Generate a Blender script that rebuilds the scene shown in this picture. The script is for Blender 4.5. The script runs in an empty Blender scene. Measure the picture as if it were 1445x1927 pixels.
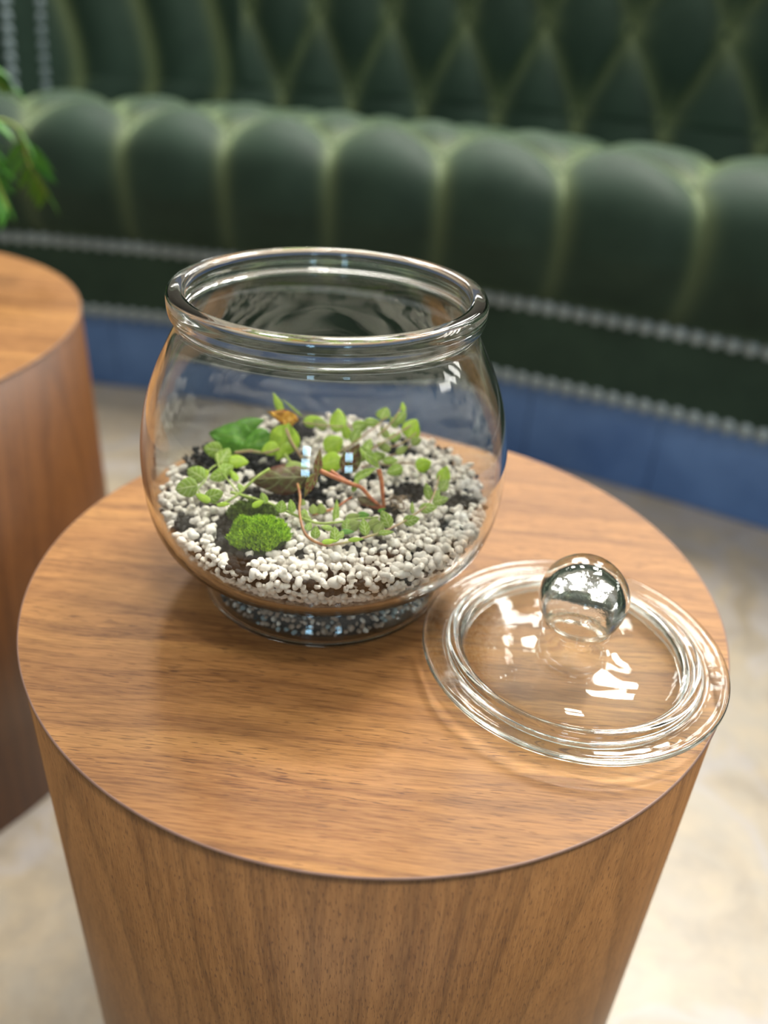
import bpy, bmesh, math, random
from mathutils import Vector, Matrix, noise
random.seed(7)
PI = math.pi
SC = bpy.context.scene
COL = SC.collection
# ------------------------------------------------------------------ camera
W, H, F_PX = 1445, 1927, 1546.7
PITCH, ROLL, CAM_Z = .5485, .0622, .2889
FLOOR_Z = -.481
fwd = Vector((0, math.cos(PITCH), -math.sin(PITCH)))
r0 = Vector((1, 0, 0)); u0 = r0.cross(fwd)
CR = r0 * math.cos(ROLL) + u0 * math.sin(ROLL)
CU = -r0 * math.sin(ROLL) + u0 * math.cos(ROLL)
cam = bpy.data.cameras.new('camera'); co = bpy.data.objects.new('camera', cam); COL.objects.link(co)
m3 = Matrix((CR, CU, -fwd)).transposed()
co.matrix_world = Matrix.Translation((0, 0, CAM_Z)) @ m3.to_4x4()
cam.sensor_fit = 'HORIZONTAL'; cam.sensor_width = 36; cam.lens = 36 * F_PX / W
cam.dof.use_dof = True; cam.dof.focus_distance = .374; cam.dof.aperture_fstop = cam.lens / 1000 / .0077
cam.clip_start = .01; cam.clip_end = 60
SC.camera = co
# ------------------------------------------------------------------ world, lights, exposure
wd = bpy.data.worlds.new('world'); SC.world = wd; wd.use_nodes = True
nt = wd.node_tree; nt.nodes.clear()
wo = nt.nodes.new('ShaderNodeOutputWorld'); bg = nt.nodes.new('ShaderNodeBackground')
tc = nt.nodes.new('ShaderNodeTexCoord'); sp = nt.nodes.new('ShaderNodeSeparateXYZ'); rp = nt.nodes.new('ShaderNodeValToRGB')
nt.links.new(tc.outputs['Generated'], sp.inputs[0]); nt.links.new(sp.outputs[2], rp.inputs[0])
nt.links.new(rp.outputs[0], bg.inputs[0]); nt.links.new(bg.outputs[0], wo.inputs[0])
el = rp.color_ramp.elements
el[0].position = 0; el[0].color = (.13, .135, .12, 1)
el[1].position = .9; el[1].color = (.85, .80, .72, 1)
e = el.new(.25); e.color = (.19, .19, .17, 1)
e = el.new(.55); e.color = (.42, .40, .36, 1)
bg.inputs[1].default_value = .8


def area(name, loc, target, sx, sy, power, color):
    l = bpy.data.lights.new(name, 'AREA'); l.shape = 'RECTANGLE'; l.size = sx; l.size_y = sy
    l.energy = power; l.color = color
    o = bpy.data.objects.new(name, l); COL.objects.link(o); o.location = loc
    z = (Vector(loc) - Vector(target)).normalized(); x = Vector((1, 0, 0)); x = (x - z * x.dot(z)).normalized()   # long side kept parallel to the room
    o.matrix_world = Matrix.Translation(loc) @ Matrix((x, z.cross(x), z)).transposed().to_4x4()
    return o


# high windows above and beyond the banquette, a skylight, and sky-lit windows behind the viewer
for i in range(3):
    for j in range(2):
        area('clerestory_window_light', (-.2 + 1.1 * i, 4.9 - .25 * i, 2.35 + .85 * j), (.1, .4, 0), .5, .62, 11, (1, .97, .93))
for k in range(4):                                                   # slim windows in the wall to the right
    area('side_window_light', (4.3, .9 + .55 * k, 1.45), (.05, .4, .1), .22, .8, 5, (1, .97, .92))
for k, (w, h) in enumerate(((.95, .26), (.80, .17), (.5, .12))):           # a roof light in three panes, right beyond the tables
    area('skylight_and_fill_light', (1.5 + .06 * k, 1.70 + .44 * k, 3.42 - .22 * k), (0, .4, 0), w, h, (56, 30, 12)[k], (1, .95, .87))
area('skylight_and_fill_light', (.35, -.5, 3.3), (0, .4, 0), .55, .4, 26, (1, .95, .88))
for x in (-.75, .25, 1.2):
    area('skylight_and_fill_light', (x, 2.75, 2.6), (x, 1.8, 0), .30, .30, 22, (1, .97, .90))   # fill lamps added out of view to brighten the banquette's crests
for x, z in ((-.6, .72), (-.62, 1.12), (-.6, 1.55), (1.45, .95), (1.5, 1.42)):
    area('side_window_light', (x, -4.2, z), (0, .4, .1), .40, .27, 3.2, (.42, .74, 1))
SC.view_settings.view_transform = 'Standard'; SC.view_settings.look = 'None'
SC.view_settings.exposure = .35; SC.view_settings.gamma = 1
SC.view_settings.use_curve_mapping = False
cy = SC.cycles
cy.max_bounces = 20; cy.transmission_bounces = 18; cy.glossy_bounces = 8; cy.diffuse_bounces = 4
cy.transparent_max_bounces = 8; cy.caustics_refractive = True; cy.caustics_reflective = True
cy.blur_glossy = .3; cy.sample_clamp_indirect = 30; cy.use_denoising = True


# ------------------------------------------------------------------ helpers
def at(px, py, z=None, y=None):
    """The point where the line of sight of a photo point meets the level z (or the depth y)."""
    d = fwd * F_PX + CR * (px - W / 2) + CU * (H / 2 - py)
    t = (z - CAM_Z) / d.z if z is not None else y / d.y
    return Vector((0, 0, CAM_Z)) + d * t


def obj(name, me, m=None, parent=None, loc=None):
    if isinstance(me, bmesh.types.BMesh):
        bm = me; me = bpy.data.meshes.new(name); bm.to_mesh(me); bm.free()
    if m is not None and not me.materials:
        me.materials.append(m)
    o = bpy.data.objects.new(name, me); COL.objects.link(o)
    if parent: o.parent = parent
    if loc is not None: o.location = loc
    return o


def tag(o, label=None, cat=None, group=None, kind=None):
    for k, v in (('label', label), ('category', cat), ('group', group), ('kind', kind)):
        if v: o[k] = v
    return o


def empty(name, loc, label, cat, group=None):
    o = bpy.data.objects.new(name, None); COL.objects.link(o); o.location = loc; o.empty_display_size = .02
    return tag(o, label, cat, group)


def smooth(me):
    for p in me.polygons: p.use_smooth = True
    return me


def pydata(name, vs, fs, sm=True):
    me = bpy.data.meshes.new(name); me.from_pydata(vs, [], fs); me.validate()
    if sm: smooth(me)
    return me


def catmull(pts, n):
    out = []
    P = [pts[0]] + list(pts) + [pts[-1]]
    for i in range(1, len(P) - 2):
        a, b, c, d = [Vector(q) for q in P[i - 1:i + 3]]
        for k in range(n):
            t = k / n
            out.append(.5 * (2 * b + (c - a) * t + (2 * a - 5 * b + 4 * c - d) * t * t + (3 * b - a - 3 * c + d) * t ** 3))
    out.append(Vector(pts[-1]))
    return out


def lathe(prof, seg=128, closed=True):
    """prof: (r, z) points; r==0 points become poles."""
    vs, fs, rings = [], [], []
    for r, z in prof:
        if r < 1e-6:
            rings.append([len(vs)] * seg); vs.append((0, 0, z))
        else:
            s = len(vs); rings.append(list(range(s, s + seg)))
            vs += [(r * math.cos(2 * PI * k / seg), r * math.sin(2 * PI * k / seg), z) for k in range(seg)]
    for a, b in zip(rings, rings[1:]):
        for k in range(seg):
            q = [a[k], a[(k + 1) % seg], b[(k + 1) % seg], b[k]]
            q = list(dict.fromkeys(q))
            if len(q) > 2: fs.append(q)
    return vs, fs


def tube(pts, rad, seg=8, n=5):
    pts = catmull(pts, n) if n > 1 else [Vector(p) for p in pts]
    vs, fs = [], []
    N = len(pts); nrm = Vector((.3, .2, 1))
    for i, p in enumerate(pts):
        t = (pts[min(i + 1, N - 1)] - pts[max(i - 1, 0)]).normalized()
        nrm = (nrm - t * nrm.dot(t)).normalized(); b = t.cross(nrm)
        r = rad(i / (N - 1)) if callable(rad) else rad
        vs += [p + (nrm * math.cos(2 * PI * k / seg) + b * math.sin(2 * PI * k / seg)) * r for k in range(seg)]
    for i in range(N - 1):
        for k in range(seg):
            fs.append((i * seg + k, i * seg + (k + 1) % seg, (i + 1) * seg + (k + 1) % seg, (i + 1) * seg + k))
    fs.append(tuple(range(seg))[::-1]); fs.append(tuple((N - 1) * seg + k for k in range(seg)))
    return vs, fs


class NT:
    def __init__(s, name):
        s.m = bpy.data.materials.new(name); s.m.use_nodes = True; s.t = s.m.node_tree; s.t.nodes.clear()
        s.out = s.n('ShaderNodeOutputMaterial')

    def n(s, typ, **kw):
        nd = s.t.nodes.new(typ)
        for k, v in kw.items():
            if k[0] == 'i' and k[1:].isdigit(): s.set(nd.inputs[int(k[1:])], v)
            elif k in nd.inputs: s.set(nd.inputs[k], v)
            else: setattr(nd, k, v)
        return nd

    def set(s, sock, v):
        if isinstance(v, bpy.types.NodeSocket): s.t.links.new(v, sock)
        else: sock.default_value = v

    def math(s, op, a, b=0.0, c=0.0):
        nd = s.t.nodes.new('ShaderNodeMath'); nd.operation = op
        for i, v in enumerate((a, b, c)): s.set(nd.inputs[i], v)
        return nd.outputs[0]

    def comb(s, x, y, z):
        nd = s.t.nodes.new('ShaderNodeCombineXYZ')
        for i, v in enumerate((x, y, z)): s.set(nd.inputs[i], v)
        return nd.outputs[0]

    def sep(s, v):
        nd = s.t.nodes.new('ShaderNodeSeparateXYZ'); s.set(nd.inputs[0], v); return nd.outputs

    def noise(s, vec, scale=1, detail=3, rough=.55, dist=0):
        nd = s.t.nodes.new('ShaderNodeTexNoise'); s.set(nd.inputs['Vector'], vec)
        nd.inputs['Scale'].default_value = scale; nd.inputs['Detail'].default_value = detail
        nd.inputs['Roughness'].default_value = rough; nd.inputs['Distortion'].default_value = dist
        return nd.outputs[0]

    def ramp(s, fac, stops, interp='LINEAR'):
        nd = s.t.nodes.new('ShaderNodeValToRGB'); s.set(nd.inputs[0], fac); r = nd.color_ramp; r.interpolation = interp
        while len(r.elements) < len(stops): r.elements.new(1)
        for el_, (p, c) in zip(r.elements, stops):
            el_.position = p; el_.color = c if len(c) == 4 else (*c, 1)
        return nd.outputs[0]

    def mix(s, fac, a, b, mode='MIX'):
        nd = s.t.nodes.new('ShaderNodeMix'); nd.data_type = 'RGBA'; nd.blend_type = mode
        s.set(nd.inputs[0], fac)
        for i, v in ((6, a), (7, b)): s.set(nd.inputs[i], (*v, 1) if isinstance(v, tuple) and len(v) == 3 else v)
        return nd.outputs[2]

    def coord(s, which='Object'):
        return s.n('ShaderNodeTexCoord').outputs[which]

    def bsdf(s, col, rough=.5, bump=None, bs=.2, bd=.001, **kw):
        b = s.t.nodes.new('ShaderNodeBsdfPrincipled')
        s.set(b.inputs['Base Color'], (*col, 1) if isinstance(col, tuple) and len(col) == 3 else col)
        s.set(b.inputs['Roughness'], rough)
        for k, v in kw.items(): s.set(b.inputs[k.replace('_', ' ')], v)
        if bump is not None:
            bn = s.t.nodes.new('ShaderNodeBump'); s.set(bn.inputs['Height'], bump)
            bn.inputs['Strength'].default_value = bs; bn.inputs['Distance'].default_value = bd
            s.t.links.new(bn.outputs[0], b.inputs['Normal'])
        s.t.links.new(b.outputs[0], s.out.inputs[0])
        return s.m


# ------------------------------------------------------------------ materials
def mat_wood_top(name, seed=0.0):
    t = NT(name); o = t.coord(); x, y, z = t.sep(o)
    x = t.math('ADD', x, seed)
    y = t.math('ADD', y, t.math('MULTIPLY', x, .055))
    # two long flattened growth figures warp the straight grain
    wv = t.math('MULTIPLY', t.math('SUBTRACT', t.noise(t.comb(t.math('MULTIPLY', x, 4.2), t.math('MULTIPLY', y, 11), 0), 1, 2), .5), .045)
    yw = t.math('ADD', y, wv)
    broad = t.noise(t.comb(t.math('MULTIPLY', x, 2.2), t.math('MULTIPLY', yw, 26), 3.1), 1, 4, .6)
    lines = t.noise(t.comb(t.math('MULTIPLY', x, 5), t.math('MULTIPLY', yw, 150), 7), 1, 3, .65)
    fine = t.noise(t.comb(t.math('MULTIPLY', x, 60), t.math('MULTIPLY', y, 900), 1), 1, 2, .6)
    pore = t.noise(t.comb(t.math('MULTIPLY', x, 95), t.math('MULTIPLY', y, 1150), 9), 1, 1, .5)
    dens = t.noise(t.comb(t.math('MULTIPLY', x, 6), t.math('MULTIPLY', yw, 40), 4), 1, 2)
    col = t.ramp(broad, [(.28, (.165, .068, .021)), (.42, (.285, .126, .040)), (.52, (.38, .178, .056)), (.64, (.475, .238, .074)), (.78, (.325, .146, .046))])
    col = t.mix(t.ramp(lines, [(.38, (.85,) * 3), (.54, (0,) * 3)]), col, (.15, .060, .020))
    col = t.mix(.35, col, t.ramp(fine, [(.3, (.14, .062, .022)), (.6, (.50, .255, .095))]))
    pm = t.math('MULTIPLY', t.ramp(pore, [(.61, (0,) * 3), (.66, (1,) * 3)]), t.ramp(dens, [(.38, (.25,) * 3), (.6, (1,) * 3)]))
    col = t.mix(t.math('MULTIPLY', pm, .75), col, (.10, .045, .022))
    return t.bsdf(col, t.math('ADD', .40, t.math('MULTIPLY', fine, .12)), t.math('SUBTRACT', fine, pm), .25, .0003, Specular_IOR_Level=.3)


def mat_wood_side(name, axis_a, axis_b, R, tone=1.0):
    t = NT(name); o = t.coord(); x, y, z = t.sep(o)
    th = t.math('ARCTAN2', y, x)
    s = t.math('MULTIPLY', th, R)
    wob = t.math('MULTIPLY', t.math('SUBTRACT', t.noise(t.comb(t.math('MULTIPLY', s, 9), t.math('MULTIPLY', z, 3), 0), 1, 3), .5), .030)
    sw = t.math('ADD', s, wob)
    da = t.math('ABSOLUTE', t.math('SUBTRACT', sw, axis_a * R)); db = t.math('ABSOLUTE', t.math('SUBTRACT', sw, axis_b * R))
    d = t.math('MINIMUM', da, db)
    w = t.math('ADD', t.math('MULTIPLY', z, .036), t.math('POWER', d, 1.55))        # arches that run up to each figure's axis
    w = t.math('ADD', w, t.math('MULTIPLY', t.math('SUBTRACT', t.noise(t.comb(t.math('MULTIPLY', s, 30), t.math('MULTIPLY', z, 12), 4), 1, 3), .5), .003))
    band = t.noise(t.comb(t.math('MULTIPLY', w, 150), 2, 0), 1, 3, .6)
    ring = t.noise(t.comb(t.math('MULTIPLY', w, 420), 8, 0), 1, 2, .6)
    edge = t.math('FRACT', t.math('MULTIPLY', w, 118))
    fig = t.noise(t.comb(t.math('MULTIPLY', s, 45), t.math('MULTIPLY', z, 6), 5), 1, 3)
    fine = t.noise(t.comb(t.math('MULTIPLY', s, 900), t.math('MULTIPLY', z, 60), 1), 1, 2)
    pore = t.noise(t.comb(t.math('MULTIPLY', sw, 1700), t.math('MULTIPLY', z, 170), 9), 1, 1)
    col = t.ramp(band, [(.30, (.105, .042, .013)), (.43, (.22, .093, .030)), (.54, (.33, .150, .050)), (.68, (.40, .190, .064))])
    col = t.mix(t.math('MULTIPLY', t.ramp(ring, [(.38, (1,) * 3), (.52, (0,) * 3)]), .6), col, (.11, .048, .018))
    col = t.mix(t.ramp(edge, [(0, (.85,) * 3), (.10, (.18,) * 3), (.5, (0,) * 3), (.93, (.15,) * 3), (1, (.85,) * 3)]), col, (.095, .040, .015))
    col = t.mix(.3, col, t.ramp(fig, [(.3, (.17, .075, .026)), (.7, (.42, .21, .075))]))
    col = t.mix(.28, col, t.ramp(fine, [(.3, (.15, .068, .024)), (.65, (.44, .23, .085))]))
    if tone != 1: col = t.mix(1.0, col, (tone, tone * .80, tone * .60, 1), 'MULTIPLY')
    pm = t.ramp(pore, [(.60, (0,) * 3), (.66, (.6,) * 3)])
    col = t.mix(pm, col, (.09, .042, .022))
    return t.bsdf(col, .42, t.math('SUBTRACT', fine, pm), .25, .0003, Specular_IOR_Level=.4)


def mat_glass(name, col=(.986, .995, .990), bump=0.0, knob=False):
    t = NT(name); g = t.n('ShaderNodeBsdfGlass'); g.inputs['Color'].default_value = (*col, 1)
    g.inputs['Roughness'].default_value = 0; g.inputs['IOR'].default_value = 1.5
    if bump:
        o = t.coord(); nz = t.noise(o, 55, 2, .5)
        if knob:            # pressed-glass texture on the wall of the hollow inside the knob
            x, y, z = t.sep(o); rr = t.math('SQRT', t.math('ADD', t.math('MULTIPLY', x, x), t.math('MULTIPLY', y, y)))
            ins = t.math('MULTIPLY', t.math('LESS_THAN', rr, .0156), t.math('MULTIPLY', t.math('GREATER_THAN', z, .024), t.math('LESS_THAN', z, .0505)))
            nz = t.math('ADD', nz, t.math('MULTIPLY', t.math('MULTIPLY', t.noise(o, 900, 2, .6), ins), .35))
        bn = t.n('ShaderNodeBump'); t.set(bn.inputs['Height'], nz); bn.inputs['Strength'].default_value = bump; bn.inputs['Distance'].default_value = .002
        t.t.links.new(bn.outputs[0], g.inputs['Normal'])
    t.t.links.new(g.outputs[0], t.out.inputs[0]); return t.m


def mat_velvet():
    t = NT('green_velvet'); o = t.coord()
    n1 = t.noise(o, 9, 4, .6)
    col = t.ramp(n1, [(.3, (.017, .037, .026)), (.7, (.027, .054, .037))])
    at_ = t.n('ShaderNodeAttribute'); at_.attribute_name = 'crease'          # sheen that pleats and buttons catch, painted into the velvet colour
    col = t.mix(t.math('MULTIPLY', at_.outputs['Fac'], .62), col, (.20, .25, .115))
    return t.bsdf(col, .6, t.noise(o, 900, 2), .15, .001, Sheen_Weight=1.0, Sheen_Roughness=.30, Sheen_Tint=(.66, .84, .50, 1), Specular_IOR_Level=.2)


def mat_leaf(name, base, vein, dark=None, veins=True, mottled=0.0, mcol=(.2, .02, .01), rough=.38):
    t = NT(name); uv = t.coord('UV'); u, v, _ = t.sep(uv)
    o = t.coord()
    nz = t.noise(o, 350, 3)
    dark = dark or tuple(c * .6 for c in base)
    col = t.mix(t.ramp(nz, [(.35, (0,) * 3), (.65, (1,) * 3)]), dark, base)
    au = t.math('ABSOLUTE', u)
    mid = t.ramp(au, [(.03, (1,) * 3), (.10, (0,) * 3)])
    f = t.math('FRACT', t.math('SUBTRACT', t.math('MULTIPLY', v, 4.5), t.math('MULTIPLY', au, 1.3)))
    side = t.ramp(f, [(0, (1,) * 3), (.10, (.55,) * 3), (.2, (0,) * 3), (.9, (0,) * 3), (1, (1,) * 3)])
    vm = t.math('MAXIMUM', mid, t.math('MULTIPLY', side, .75)) if veins else t.math('MULTIPLY', mid, .6)
    col = t.mix(vm, col, vein)
    if mottled:
        mm = t.ramp(t.noise(o, 260, 3, .7), [(.5 - mottled * .2, (0,) * 3), (.5 + .06, (1,) * 3)])
        em = t.ramp(au, [(.55, (.35,) * 3), (.95, (1,) * 3)])
        col = t.mix(t.math('MULTIPLY', mm, em), col, mcol)
    m = t.bsdf(col, rough, t.math('ADD', nz, t.math('MULTIPLY', vm, -1.0)), .5, .0004, Subsurface_Weight=0.0, Transmission_Weight=0.0)
    # thin leaf: part of the light passes through
    tr = t.n('ShaderNodeBsdfTranslucent'); t.set(tr.inputs[0], col)
    ms = t.n('ShaderNodeMixShader'); ms.inputs[0].default_value = .3
    b = [n for n in t.t.nodes if n.type == 'BSDF_PRINCIPLED'][0]
    t.t.links.new(b.outputs[0], ms.inputs[1]); t.t.links.new(tr.outputs[0], ms.inputs[2]); t.t.links.new(ms.outputs[0], t.out.inputs[0])
    return m


def mat_plain(name, c1, c2, scale=80, rough=.6, bs=.3, bd=.0005, **kw):
    t = NT(name); o = t.coord(); n1 = t.noise(o, scale, 4, .6)
    return t.bsdf(t.ramp(n1, [(.35, c1), (.65, c2)]), rough, n1, bs, bd, **kw)


def mat_pumice():
    t = NT('white_pumice'); o = t.coord()
    n1 = t.noise(o, 260, 3, .6); n2 = t.noise(o, 1300, 2, .6)
    rnd = t.n('ShaderNodeObjectInfo').outputs['Random']
    col = t.ramp(n1, [(.3, (.84, .78, .68)), (.55, (.94, .91, .85))])
    col = t.mix(t.math('MULTIPLY', rnd, .35), col, (.88, .81, .71))
    col = t.mix(t.ramp(n2, [(.64, (0,) * 3), (.72, (.7,) * 3)]), col, (.30, .25, .20))
    return t.bsdf(col, .85, t.math('ADD', n1, n2), .5, .0005)


M = {}
M['top'] = mat_wood_top('walnut_top'); M['side'] = mat_wood_side('walnut_side', -2.32, -.98, .2)
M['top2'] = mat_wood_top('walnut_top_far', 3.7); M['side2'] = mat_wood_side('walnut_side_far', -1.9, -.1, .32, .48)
M['edge'] = mat_plain('veneer_edge', (.20, .115, .085), (.27, .16, .12), 60, .45, .1)
M['glass'] = mat_glass('clear_glass', bump=.006); M['lid_glass'] = mat_glass('lid_glass', (.972, .988, .980), bump=.07, knob=True)
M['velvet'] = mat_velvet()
M['nail'] = mat_plain('pewter_nail', (.28, .35, .38), (.38, .46, .50), 60, .5, .1, Metallic=.5)
M['plinth'] = mat_plain('blue_metal_panel', (.065, .15, .38), (.13, .26, .56), 4, .38, .05, Metallic=.3)
M['pumice'] = mat_pumice()
M['lava'] = mat_plain('black_lava', (.010, .010, .011), (.035, .033, .033), 300, .75, .8, .001)
M['soil'] = mat_plain('dark_soil', (.004, .0035, .003), (.014, .010, .008), 220, .95, 1, .0015, Specular_IOR_Level=.15)
M['tan'] = mat_plain('tan_grit', (.36, .27, .20), (.60, .48, .38), 200, .8)
M['grey'] = mat_plain('blue_grey_grit', (.28, .38, .42), (.50, .62, .66), 200, .8)
M['leafv'] = mat_leaf('veined_leaf', (.40, .60, .065), (.78, .90, .42), (.26, .46, .035))
M['leafl'] = mat_leaf('lime_leaf', (.52, .74, .05), (.62, .80, .18), (.38, .62, .03), veins=False)
M['leafg'] = mat_leaf('broad_green_leaf', (.16, .46, .02), (.30, .56, .07), (.10, .33, .015), veins=False)
M['leafd'] = mat_leaf('dull_leaf', (.38, .50, .10), (.52, .60, .22), (.28, .38, .08), veins=False)
M['leafb'] = mat_leaf('brown_ribbed_leaf', (.20, .21, .07), (.40, .44, .20), (.12, .07, .03), mottled=.6, mcol=(.16, .045, .03))
M['leafy'] = mat_leaf('yellow_leaf', (.95, .62, .03), (.9, .75, .15), (.85, .48, .02), veins=False, mottled=.3, mcol=(.60, .16, .03))
M['leafr'] = mat_leaf('red_leaf', (.22, .035, .025), (.35, .42, .10), (.12, .015, .012), mottled=.3, mcol=(.30, .36, .08))
M['stemg'] = mat_plain('green_stem', (.26, .40, .06), (.40, .50, .12), 300, .45, .1)
M['stemb'] = mat_plain('brown_stem', (.30, .10, .035), (.42, .20, .06), 300, .45, .1)
M['stemr'] = mat_plain('red_stem', (.42, .10, .045), (.55, .22, .08), 300, .4, .1)
M['stemp'] = mat_plain('pinkish_stem', (.45, .25, .18), (.45, .42, .16), 200, .45, .1)
M['mossbed'] = mat_plain('moss_bed', (.008, .025, .003), (.03, .075, .006), 500, .9, .3)
M['moss'] = mat_plain('bright_moss', (.10, .30, .004), (.62, .90, .04), 900, .6, .2)
M['mossd'] = mat_plain('dark_moss', (.06, .12, .012), (.18, .28, .03), 500, .7, .2)
M['fern'] = mat_leaf('fern_leaf', (.10, .34, .05), (.20, .45, .10), (.06, .24, .03), veins=False)
M['pot'] = mat_plain('dark_pot', (.05, .05, .05), (.09, .09, .085), 40, .6)
M['root'] = mat_plain('dry_root', (.16, .11, .07), (.30, .22, .14), 200, .8)


def mat_floor():
    t = NT('cream_stone'); o = t.coord()
    warp = t.noise(o, 2.2, 3, .6)
    x, y, z = t.sep(o)
    v = t.comb(t.math('ADD', t.math('MULTIPLY', x, 3.0), t.math('MULTIPLY', warp, 3)), t.math('MULTIPLY', y, 1.8), 0)
    n1 = t.noise(v, 2.0, 5, .65, .4); n2 = t.noise(o, 26, 4, .7); n3 = t.noise(v, 1.4, 4, .6, .6)
    col = t.ramp(n1, [(.30, (.235, .20, .15)), (.45, (.30, .262, .205)), (.58, (.36, .325, .265)), (.75, (.38, .355, .31))])
    col = t.mix(t.ramp(n2, [(.4, (0,) * 3), (.7, (.45,) * 3)]), col, (.50, .40, .26))
    col = t.mix(t.ramp(n3, [(.50, (0,) * 3), (.54, (.5,) * 3), (.59, (0,) * 3)]), col, (.36, .35, .37))
    return t.bsdf(col, .35, n2, .1, .001)


# ------------------------------------------------------------------ floor
bm = bmesh.new(); bmesh.ops.create_cube(bm, size=1)
fl = obj('floor', bm, mat_floor(), loc=(0, 1, FLOOR_Z - .05)); fl.scale = (14, 14, .1); tag(fl, kind='structure')
bpy.context.view_layer.update()
fl.data.transform(Matrix.Diagonal((14, 14, .1, 1))); fl.scale = (1, 1, 1)


bm = bmesh.new(); bmesh.ops.create_cube(bm, size=1, matrix=Matrix.Diagonal((14, .12, 4.2, 1)))
tag(obj('wall_back', bm, mat_plain('cream_plaster', (.55, .52, .46), (.60, .57, .50), 3, .8, .05), loc=(0, 5.6, FLOOR_Z + 2.1)), kind='structure')


# ------------------------------------------------------------------ tables
def table(cx, cy, R, mt, ms, label, group):
    t = empty('round_side_table', (cx, cy, FLOOR_Z), label, 'side table', group)
    hz = -FLOOR_Z
    v, f = lathe([(0, 0), (R - .004, 0), (R - .0008, .001), (R - .0008, hz - .0012), (0, hz - .0012)], 256)
    b = obj('drum_body', pydata('drum_body', v, f, False), ms, t)
    for p in b.data.polygons: p.use_smooth = abs(p.normal.z) < .5
    v, f = lathe([(0, -.0011), (R - .0009, -.0011), (R - .0009, 0), (0, 0)], 256)
    obj('table_top', pydata('table_top', v, f, False), mt, t, (0, 0, hz))
    v, f = lathe([(R - .0009, hz - .0011), (R - .0002, hz - .0011), (R, hz - .0008), (R - .0001, hz - .0003), (R - .0005, hz + .00002), (R - .0009, hz)], 256)
    obj('edge_band', pydata('edge_band', v, f), M['edge'], t)
    return t


table(-.001, .3985, .2, M['top'], M['side'], 'walnut drum side table under the glass bowl and its lid', 'walnut drum tables')
table(-.6422, .751, .3222, M['top2'], M['side2'], 'wider walnut drum side table carrying the potted fern, cut off at the left', 'walnut drum tables')

# ------------------------------------------------------------------ glass bowl
BX, BY = -.0335, .3994
outer = [(.0640, .0002), (.0690, .0015), (.0702, .0060), (.0680, .0120), (.0640, .0170), (.0628, .0192), (.0665, .0218), (.0759, .0275), (.0850, .0345), (.0925, .0450), (.0966, .0600),
         (.0978, .0780), (.0967, .0960), (.0929, .1140), (.0870, .1300), (.0804, .1430), (.0760, .1515), (.0744, .1560), (.0750, .1585), (.0775, .1600), (.0783, .1625), (.0784, .1680), (.0776, .1708),
         (.0755, .1718), (.0715, .1717), (.0697, .1703), (.0692, .1670), (.0702, .1640), (.0700, .1600), (.0704, .1560), (.0728, .1510), (.0775, .1425), (.0843, .1290), (.0903, .1130), (.0940, .0955), (.0951, .0780),
         (.0939, .0605), (.0898, .0465), (.0825, .0365), (.0735, .0300), (.0645, .0250), (.0606, .0205), (.0618, .0165), (.0652, .0115), (.0676, .0062), (.0668, .0033), (.0630, .0026), (.0300, .0024), (0, .0024)]
prof = [tuple(p)[:2] for p in catmull([(r, z, 0) for r, z in outer], 4)]
prof = [(max(r, 0), z) for r, z in prof]
prof[-1] = (0, prof[-1][1])
prof = [(0, .0008), (.030, .0006), (.058, .0004)] + prof
v, f = lathe(prof, 160)
bowl = obj('glass_bowl', pydata('glass_bowl', v, f), M['glass'], None, (BX, BY, .0002))
tag(bowl, 'round clear glass fishbowl with thick rolled rim and footed base, planted as terrarium', 'bowl')
inner_r = [(r, z) for r, z in outer[26:-2]]           # inner wall, for keeping the fill inside


def rin(z):
    P = inner_r
    for (r1, z1), (r2, z2) in zip(P, P[1:]):
        if (z1 - z) * (z2 - z) <= 0 and z1 != z2: return r1 + (r2 - r1) * (z - z1) / (z2 - z1)
    return P[-1][0] if z < P[-1][1] else P[0][0]


# ------------------------------------------------------------------ glass lid
LX, LY = .1025, .3325
prof_l = [(0, .0640), (.0075, .0632), (.0140, .0600), (.0195, .0540), (.0220, .0470), (.0222, .0410), (.0205, .0340), (.0175, .0290), (.0160, .0268), (.0175, .0250), (.0235, .0235),
          (.0340, .0218), (.0450, .0198), (.0530, .0175), (.0575, .0150), (.0600, .0128), (.0622, .0136), (.0642, .0130), (.0655, .0112), (.0690, .0112), (.0750, .0118), (.0778, .0114), (.0785, .0100), (.0776, .0086),
          (.0740, .0082), (.0680, .0078), (.0650, .0070), (.0640, .0050), (.0635, .0015), (.0620, .0002), (.0595, .0002), (.0582, .0015), (.0572, .0060), (.0555, .0100), (.0510, .0135),
          (.0430, .0162), (.0320, .0182), (.0210, .0198), (.0155, .0215), (.0135, .0250), (.0150, .0330), (.0150, .0400), (.0120, .0460), (.0060, .0490), (0, .0497)]
pl = [(max(p.x, 0), p.y) for p in catmull([(r, z, 0) for r, z in prof_l], 4)]
pl[0] = (0, pl[0][1]); pl[-1] = (0, pl[-1][1])
v, f = lathe(pl, 160)
v = [(x, y, z) if z < .024 else (x + .0002 * math.sin(3 * z * 100), y, z) for x, y, z in v]
lid = obj('glass_cover', pydata('glass_cover', v, [q[::-1] for q in f]), M['lid_glass'], None, (LX, LY, .0002))
tag(lid, 'clear glass lid with ball knob and wide flange lying beside the bowl', 'lid')
for o in (bowl, lid):
    bm = bmesh.new(); bm.from_mesh(o.data); bmesh.ops.remove_doubles(bm, verts=bm.verts, dist=1e-7)
    bmesh.ops.recalc_face_normals(bm, faces=bm.faces); bm.to_mesh(o.data); bm.free(); smooth(o.data)

# ------------------------------------------------------------------ gravel and soil inside the bowl
SURF = .0565


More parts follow.
